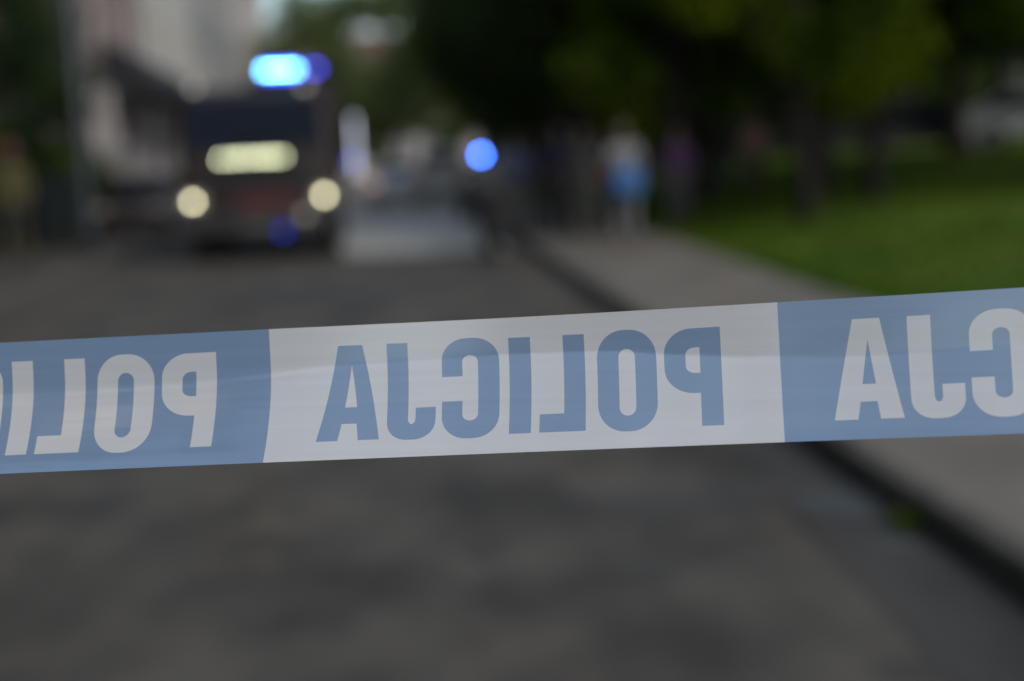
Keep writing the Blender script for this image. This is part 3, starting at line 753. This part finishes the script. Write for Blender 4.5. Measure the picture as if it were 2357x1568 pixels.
pl = MB().tube([(-.11, 1.5, 1.1), (-.11, 1.5, 1.44)], .015, 8).build('lamp_pole', M['black'], moto)
MB().lathe([(.03, 1.44), (.05, 1.45), (.05, 1.455)], (-.11, 1.5, 0), 'Z', 16).build('lamp_base', M['black'], pl)
LP = gnd(1140, 592); q = at(1107.5, 357.5, LP.y+1.45)
lamp = MB().lathe([(.034, -.035), (.042, 0), (.036, .035), (.015, .048)], (0, 0, 0), 'Z', 20).build('blue_lamp', E['strobe'], moto, True)
bpy.context.view_layer.update()
lamp.location = moto.matrix_world.inverted() @ q
lz = lamp.location.copy(); pl.location = (lz.x+.11, lz.y-1.5, lz.z-1.495)

# ------------------------------------------------------------------ cars
def make_car(label, paint, x, y, z, rz, van=False, lamps=None, group=None, name='parked_car'):
    r = empty(name, (x, y, z), rz, label=label, cat='van' if van else 'car', group=group)
    hw = .86
    if van: prof = [(-2.3, .45), (-2.38, .9), (-2.2, 1.15), (-1.6, 1.3), (-.95, 1.95), (-.6, 2.05), (2.2, 2.05), (2.35, 1.9), (2.4, .9), (2.35, .45)]; gi = (-1.55, 1.36, -.98, 1.88)
    else: prof = [(-2.05, .38), (-2.12, .62), (-1.95, .82), (-1.1, .95), (-.45, 1.40), (0, 1.48), (.9, 1.46), (1.6, 1.10), (2.0, 1.02), (2.1, .75), (2.05, .38)]
    V = []; F = []; cols = [(-1, .0), (-.96, 1), (.96, 1), (1, .0)]
    n = len(prof)
    def wid(zz): 
        t = max(0, (zz-.9)/.6); return hw*(1-.17*min(t, 1)) if not van else hw*(1-.06*min(t, 1))
    for (yy, zz) in prof: V += [(-wid(zz), yy*.985, zz), (-wid(zz)*.9, yy, zz+.015), (wid(zz)*.9, yy, zz+.015), (wid(zz), yy*.985, zz)]
    for i in range(n-1):
        for k in range(3): F.append((i*4+k, i*4+k+1, (i+1)*4+k+1, (i+1)*4+k))
    F.append(tuple(i*4 for i in range(n))[::-1]); F.append(tuple(i*4+3 for i in range(n))); F.append((0, 3, (n-1)*4+3, (n-1)*4))
    MB().add(V, F).build('body', paint, r)
    def quad(y0, z0, y1, z1, fx=.86):
        a_, b_ = wid(z0)*fx, wid(z1)*fx; nrm = Vector((0, -(z1-z0), (y1-y0))).normalized()*.03
        if nrm.z < 0: nrm = -nrm
        return [(-a_, y0+nrm.y, z0+nrm.z), (a_, y0+nrm.y, z0+nrm.z), (b_, y1+nrm.y, z1+nrm.z), (-b_, y1+nrm.y, z1+nrm.z)]
    if van:
        MB().add(quad(-1.52, 1.38, -1.0, 1.90), [(0, 1, 2, 3)]).build('windscreen', M['wind'], r)
        sw = [(-1.35, 1.35), (-.2, 1.35), (-.2, 1.85), (-.95, 1.85)]; rear = [(-.8, 2.43, 1.3), (.8, 2.43, 1.3), (.75, 2.40, 1.85), (-.75, 2.40, 1.85)]
    else:
        MB().add(quad(-1.03, 1.0, -.48, 1.38), [(0, 1, 2, 3)]).build('windscreen', M['wind'], r)
        sw = [(-.85, 1.0), (1.45, 1.0), (.95, 1.37), (-.4, 1.37)]; rear = quad(1.0, 1.42, 1.55, 1.13)
    MB().add(rear, [(0, 1, 2, 3)]).build('rear_window', M['wind'], r)
    for s in (-1, 1):
        MB().add([(s*(wid(z_)+.012), y_, z_) for y_, z_ in sw], [(0, 1, 2, 3)]).build('side_window', M['wind'], r)
        for yy in (-1.3, 1.3):
            wo = MB().lathe([(.2, -.09), (.30, -.1), (.32, -.06), (.32, .06), (.30, .1), (.2, .09)], (s*.78, yy, .32), 'X', 22).build('wheel', M['tyre'], r)
            MB().lathe([(.05, s*.03), (.19, s*.05), (.19, s*.1), (.05, s*.095)], (s*.78, yy, .32), 'X', 16).build('rim', M['alu'], wo)
        MB().box(s*.62-.14, s*.62+.14, -2.15 if not van else -2.40, -2.0, .66, .80, bev=.03).build('headlight', M['clear'], r)
        MB().box(s*.66-.12, s*.66+.12, 2.05 if not van else 2.36, 2.14 if not van else 2.43, .74, .92, bev=.02).build('tail_light', E['tail'] if lamps == s else M['taillens'], r)
        MB().box(s*(.92)-.06, s*.92+.06, -.78, -.66, 1.0, 1.1, bev=.02).build('mirror', M['black'], r)
    return r
paint_white = mat('paint_white', (.55, .56, .56), .3, coat=.4, noise=.05, nscale=3)
paint_silver = mat('paint_silver', (.42, .45, .48), .3, metal=.2, coat=.4, noise=.08, nscale=4)
paint_dark = mat('paint_dark', (.03, .032, .038), .3, coat=.4, noise=.1, nscale=4)
paint_brown = mat('paint_brown', (.04, .03, .03), .3, coat=.4, noise=.1, nscale=4)
p = at(2375, 300, 36); make_car('pale blue-grey car parked at the right edge beyond the lawn', paint_silver, p.x+.4, p.y, gz(p.x, p.y)+.05, R(68))
p = at(2235, 300, 34.5); pb = p
p = at(2130, 330, 40); make_car('dark grey car parked left of the pale one beyond the lawn', paint_dark, p.x, p.y, gz(p.x, p.y)-.1, R(80))
FG = 'vehicles far down the street'
p = gnd(1010, 455); make_car('white van standing far down the street, left of the blue motorcycle lamp', paint_white, p.x+.2, p.y+2, 0, R(178), True, group=FG)
p = at(920, 430, 52); make_car('grey car far down the street with one red tail light glowing', paint_silver, p.x, p.y, 0, R(177), lamps=1, group=FG)
p = at(1075, 440, 74); make_car('pale car farthest down the street, right of the white van', paint_white, p.x, p.y, 0, R(150), group=FG)
p = at(318, 480, 34); make_car('dark brown car parked along the left kerb beside the fire engine', paint_brown, p.x+.15, p.y, 0, R(5))

# ------------------------------------------------------------------ street furniture on the left
p = at(203, 500, 24); pz = MB().tube([(0, 0, 0), (0, 0, .6), (0, 0, 1.0), (0, 0, 7.5)], [.10, .10, .075, .05], 12)
sp = empty('street_lamp', (p.x, p.y, .12), label='slim dark blue-grey lamp post in front of the left houses', cat='street lamp')
pz.build('pole', M['steel'], sp, True); MB().tube([(0, 0, 7.4), (.4, -.05, 7.75), (1.2, -.15, 7.85)], .035, 8).build('arm', M['steel'], sp)
MB().box(1.0, 1.6, -.28, -.04, 7.80, 7.92, bev=.04).build('lamp_head', M['steel'], sp)
p = at(150, 520, 27); cb = empty('utility_cabinet', (p.x, p.y, .12), R(-8), label='dark green-black cabinet by the hedge, right of the firefighter', cat='cabinet')
cgm = mat('cabinet_paint', (.015, .022, .026), .6, noise=.2, nscale=5)
MB().box(-.42, .42, -.25, .25, .1, 1.35, bev=.02).build('body', cgm, cb); MB().box(-.46, .46, -.29, .29, 1.352, 1.42, bev=.02).build('lid', cgm, cb)
MB().box(-.44, .44, -.23, .23, 0, .098).build('plinth', M['kerb'], cb)
for s in (-1, 1): MB().box(min(s*.01, s*.40), max(s*.01, s*.40), -.262, -.252, .16, 1.30, bev=.003).build('door', cgm, cb)

# ------------------------------------------------------------------ people
def skinned(name, verts, edges, radii, m, parent, lvl=2, root=0):
    me = bpy.data.meshes.new(name); me.from_pydata(verts, edges, []); me.materials.append(m)
    o = bpy.data.objects.new(name, me); COL.objects.link(o); o.parent = parent
    sk = o.modifiers.new('skin', 'SKIN'); 
    if not me.skin_vertices: me.attributes.new if False else None
    lay = me.skin_vertices[0].data if me.skin_vertices else None
    return o, lay
def build_skin(name, chains, m, parent, lvl=1):
    """chains: list of [(key, (x,y,z), rx, ry)...]; equal keys share a vertex"""
    V = []; Rr = []; ix = {}; Ed = []
    for ch in chains:
        prev = None
        for key, co, rx, ry in ch:
            if key not in ix: ix[key] = len(V); V.append(co); Rr.append((rx, ry))
            if prev is not None: Ed.append((prev, ix[key]))
            prev = ix[key]
    bm = bmesh.new(); lay = bm.verts.layers.skin.new()
    bv = [bm.verts.new(v) for v in V]
    for a_, b_ in Ed:
        if a_ != b_: bm.edges.new((bv[a_], bv[b_]))
    for v, r_ in zip(bv, Rr): v[lay].radius = r_
    bv[0][lay].use_root = True
    me = bpy.data.meshes.new(name); bm.to_mesh(me); bm.free(); me.materials.append(m)
    o = bpy.data.objects.new(name, me); COL.objects.link(o); o.parent = parent
    sk = o.modifiers.new('skin', 'SKIN'); sk.use_smooth_shade = True
    sb = o.modifiers.new('subdiv', 'SUBSURF'); sb.levels = lvl; sb.render_levels = lvl
    return o
skin_m = mat('skin', (.13, .08, .06), .5, noise=.1, nscale=12)
HAIR = dict(dark=mat('hair_dark', (.012, .010, .009), .6, noise=.3, nscale=30), brown=mat('hair_brown', (.05, .03, .018), .6, noise=.3, nscale=30), grey=mat('hair_grey', (.3, .3, .29), .6, noise=.3, nscale=30))
def cloth(name, c): return mat(name, c, .85, noise=.25, nscale=9, bump=.15)
def person(px, py, label, top, bottom, hair='dark', rz=0, h=1.72, z=.12, D=None, stance=.10, armf=(0, 0), group='bystanders on the pavement and lawn', short=False, long_hair=False, bend=(0, 0)):
    base = gnd(px, py, z) if D is None else at(px, py, D)
    r = empty('person', (base.x, base.y, z), rz, label=label, cat='person', group=group); s = h/1.75
    def S(x, y, zz): return (x*s, y*s, zz*s)
    J = {}
    for sd, nm in ((-1, 'L'), (1, 'R')):
        k = 0 if sd < 0 else 1; af = armf[k]; bd = bend[k]
        J['hip'+nm] = S(sd*.09, 0, .90); J['kn'+nm] = S(sd*(.09+stance*.2), -.02, .50); J['an'+nm] = S(sd*(.09+stance*.4), .03*sd*(stance*4), .085)
        J['sh'+nm] = S(sd*.175, 0, 1.42)
        el = Vector((sd*.235, -math.sin(af)*.29+.02, 1.42-math.cos(af)*.29)); fa = af+bd+.12
        wr = el + Vector((sd*-.01, -math.sin(fa)*.25, -math.cos(fa)*.25)); d = (wr-el).normalized()
        J['el'+nm] = S(*el); J['wr'+nm] = S(*wr); J['pm'+nm] = S(*(wr+d*.075)); J['d'+nm] = d
    bod = [[('pel', S(0, 0, .96), .15*s, .105*s), ('bel', S(0, -.005, 1.10), .135*s, .10*s), ('che', S(0, 0, 1.30), .16*s, .11*s), ('nb', S(0, .005, 1.455), .062*s, .06*s),
            ('nk', S(0, 0, 1.52), .052*s, .055*s), ('hd', S(0, -.012, 1.60), .073*s, .088*s), ('hm', S(0, -.005, 1.665), .078*s, .09*s), ('ht', S(0, .005, 1.725), .05*s, .06*s)],
           [('hd', 0, 0, 0), ('no', S(0, -.105, 1.612), .013*s, .016*s)]]
    bod[1][0] = bod[0][5]
    for sd, nm in ((-1, 'L'), (1, 'R')):
        bod.append([bod[0][5], ('ear'+nm, S(sd*.08, .0, 1.615), .010*s, .018*s)])
        bod.append([bod[0][0], ('hip'+nm, J['hip'+nm], .095*s, .10*s), ('kn'+nm, J['kn'+nm], .058*s, .06*s), ('an'+nm, J['an'+nm], .038*s, .042*s),
                    ('to'+nm, tuple(Vector(J['an'+nm])+Vector(S(sd*.02, -.15, -.055))), .038*s, .022*s)])
        bod.append([bod[0][2], ('sh'+nm, J['sh'+nm], .06*s, .06*s), ('el'+nm, J['el'+nm], .040*s, .042*s), ('wr'+nm, J['wr'+nm], .026*s, .03*s), ('pm'+nm, J['pm'+nm], .022*s, .036*s)])
        d = J['d'+nm]; pmv = Vector(J['pm'+nm]); wrv = Vector(J['wr'+nm]); side = Vector((0, 1, 0)); side = (side - d*side.dot(d)).normalized(); inn = Vector((-sd, 0, 0))
        for q, (off, ln) in enumerate(((-.030, .062), (-.010, .072), (.010, .068), (.029, .052))):
            a_ = pmv + side*off*s; m1 = a_ + d*ln*.5*s + inn*.006*s; m2 = a_ + d*ln*s + inn*.022*s
            bod.append([('pm'+nm, J['pm'+nm], .022*s, .036*s), ('f%d%s' % (q, nm), tuple(a_+d*.018*s), .0095*s, .0095*s), ('g%d%s' % (q, nm), tuple(m1), .0085*s, .0085*s), ('h%d%s' % (q, nm), tuple(m2), .007*s, .007*s)])
        t0 = wrv + d*.03*s - side*.028*s
        bod.append([('wr'+nm, J['wr'+nm], .026*s, .03*s), ('t0'+nm, tuple(t0), .012*s, .012*s), ('t1'+nm, tuple(t0+d*.035*s-side*.018*s+inn*.01*s), .010*s, .010*s), ('t2'+nm, tuple(t0+d*.062*s-side*.022*s+inn*.018*s), .008*s, .008*s)])
    build_skin('body', bod, skin_m, r)
    g_ = .022*s
    def up(c, e=g_): return [(k_, co, a_+e, b_+e) for k_, co, a_, b_ in c]
    tch = [up([('hem', S(0, 0, .86), .155*s, .112*s), ('pel', S(0, 0, .98), .15*s, .105*s), bod[0][1], bod[0][2], ('nb', S(0, .005, 1.43), .075*s, .068*s)])]
    for nm, sd in (('L', -1), ('R', 1)):
        A_ = [('che', S(0, 0, 1.30), .16*s, .11*s), ('sh'+nm, J['sh'+nm], .062*s, .062*s)]
        if short: A_.append(('e', tuple(Vector(J['sh'+nm]).lerp(Vector(J['el'+nm]), .75)), .05*s, .05*s)); A_[-1] = ('e'+nm,)+A_[-1][1:]
        else: A_ += [('el'+nm, J['el'+nm], .043*s, .045*s), ('w'+nm, tuple(Vector(J['el'+nm]).lerp(Vector(J['wr'+nm]), .95)), .03*s, .032*s)]
        tch.append(up(A_))
    build_skin('top', tch, top, r)
    bch = [up([('pel', S(0, 0, .95), .155*s, .11*s), ('wst', S(0, 0, 1.06), .135*s, .10*s)], .012*s)]
    for nm in 'LR':
        bch.append(up([('pel', S(0, 0, .95), .155*s, .11*s), ('hip'+nm, J['hip'+nm], .096*s, .10*s), ('kn'+nm, J['kn'+nm], .062*s, .064*s),
                       ('an'+nm, tuple(Vector(J['an'+nm])+Vector((0, 0, .03))), .046*s, .05*s)], .016*s))
    build_skin('trousers', bch, bottom, r)
    for nm in 'LR':
        a_ = Vector(J['an'+nm])
        build_skin('shoe', [[('a', tuple(a_+Vector((0, .03*s, -.035*s))), .048*s, .042*s), ('b', tuple(a_+Vector((0, -.06*s, -.042*s))), .048*s, .036*s), ('c', tuple(a_+Vector((0, -.165*s, -.052*s))), .044*s, .028*s)]], M['black'], r)
    hc = [[('a', S(0, -.045, 1.725), .085*s, .06*s), ('b', S(0, .02, 1.72), .105*s, .10*s), ('c', S(0, .06, 1.63), .10*s, .075*s)] + ([('d', S(0, .07, 1.48), .075*s, .045*s)] if long_hair else [])]
    build_skin('hair', hc, HAIR[hair], r)
    return r, s
navy = cloth('cloth_navy', (.012, .018, .045)); jeans = cloth('cloth_jeans', (.03, .045, .08)); white_c = cloth('cloth_white', (.22, .22, .225)); lblue = cloth('cloth_light_blue', (.09, .12, .20))
lgrey = cloth('cloth_light_grey', (.17, .17, .175)); grey = cloth('cloth_grey', (.06, .065, .065)); olive = cloth('cloth_olive', (.06, .07, .05)); purple = cloth('cloth_purple', (.075, .032, .105))
pinkc = cloth('cloth_pink', (.40, .23, .21)); black_c = cloth('cloth_black', (.014, .014, .016)); dgrey = cloth('cloth_dark_grey', (.035, .035, .038)); sand = cloth('cloth_sand', (.12, .115, .105))
person(1190, 540, 'person in a light blue top and pale trousers right behind the motorcycle', lblue, sand, 'brown', .3, 1.70, armf=(.2, .5))
person(1245, 528, 'person in black clothes left of the navy-clad bystander', black_c, dgrey, 'dark', -.4, 1.76, armf=(.1, -.1))
person(1298, 545, 'person in a navy jacket among the bystanders', navy, black_c, 'dark', .2, 1.80, armf=(.3, .1), bend=(.6, .2))
person(1348, 548, 'person in a grey shirt and olive trousers beside the navy-clad one', grey, olive, 'brown', -.3, 1.72, armf=(.1, .2), short=True)
person(1395, 535, 'person in dark clothes just left of the one carrying a blue bag', black_c, dgrey, 'dark', .5, 1.70)
pb_, ps = person(1442, 572, 'person in a white top and light grey trousers holding a blue bag', white_c, lgrey, 'dark', .1, 1.70, armf=(.35, .35), bend=(.9, .9), stance=.06, short=True)
pz_ = person(1545, 0, 'person in a purple top and grey trousers at the lawn edge', purple, grey, 'dark', -.2, 1.66, z=gz(*at(1545, 350, 23.5).xy), D=23.5, long_hair=True, armf=(.1, .1))
q = at(1725, 350, 29); person(1725, 0, 'person in a faded pink shirt standing on the lawn', pinkc, cloth('cloth_plum', (.07, .05, .055)), 'brown', .3, 1.74, z=gz(q.x, q.y)-.02, D=29, armf=(.2, 0))
q = at(1655, 350, 31); person(1655, 0, 'person in dark clothes left of the one in the pink shirt', black_c, navy, 'dark', .3, 1.72, z=gz(q.x, q.y)-.02, D=31)
# the blue bag
bgm = mat('bag_blue', (.03, .13, .36), .6, noise=.2, nscale=8, bump=.2); bl = pb_.location
bag = empty('carrier_bag', (bl.x+.03, bl.y-.30, bl.z+.72), .1, label='bright blue bag held in front by the person in white', cat='bag')
loft([ring(.0, .17, -.06, .08, .03), ring(.12, .21, -.09, .11, .05), ring(.30, .20, -.07, .09, .05), ring(.38, .17, -.03, .05, .03)]).build('sack', bgm, bag, True)
for s_ in (-1, 1): MB().tube([(-.09, s_*.03, .37), (-.07, s_*.03, .46), (.07, s_*.03, .46), (.09, s_*.03, .37)], .008, 6).build('handle', bgm, bag)
teal = mat('bag_teal', (.03, .16, .17), .6, noise=.2, nscale=8)
# firefighter
hv = cloth('cloth_hi_vis', (.085, .080, .025)); dk = cloth('cloth_turnout', (.035, .033, .036)); hv2 = mat('reflective_band', (.11, .11, .03), .4, noise=.1, nscale=20)
fr_, fs = person(45, 606, 'firefighter in a yellow jacket and dark red helmet at the left edge', hv, dk, 'dark', .2, 1.86, group=None, stance=.2, armf=(.1, .2), bend=(.3, .3))
hm = mat('helmet_red', (.10, .018, .018), .35, noise=.1, nscale=8)
MB().lathe([(.175, 1.66), (.165, 1.67), (.125, 1.675), (.128, 1.72), (.11, 1.79), (.07, 1.83), (.02, 1.845)], (0, .01, 0), 'Z', 24).build('helmet', hm, fr_, True).scale = (fs,)*3
for sd in (-1, 1):
    MB().lathe([(.086, .27), (.088, .275), (.088, .355), (.086, .36)], (sd*.135, .0, 0), 'Z', 18).build('reflective_band', hv2, fr_, True)
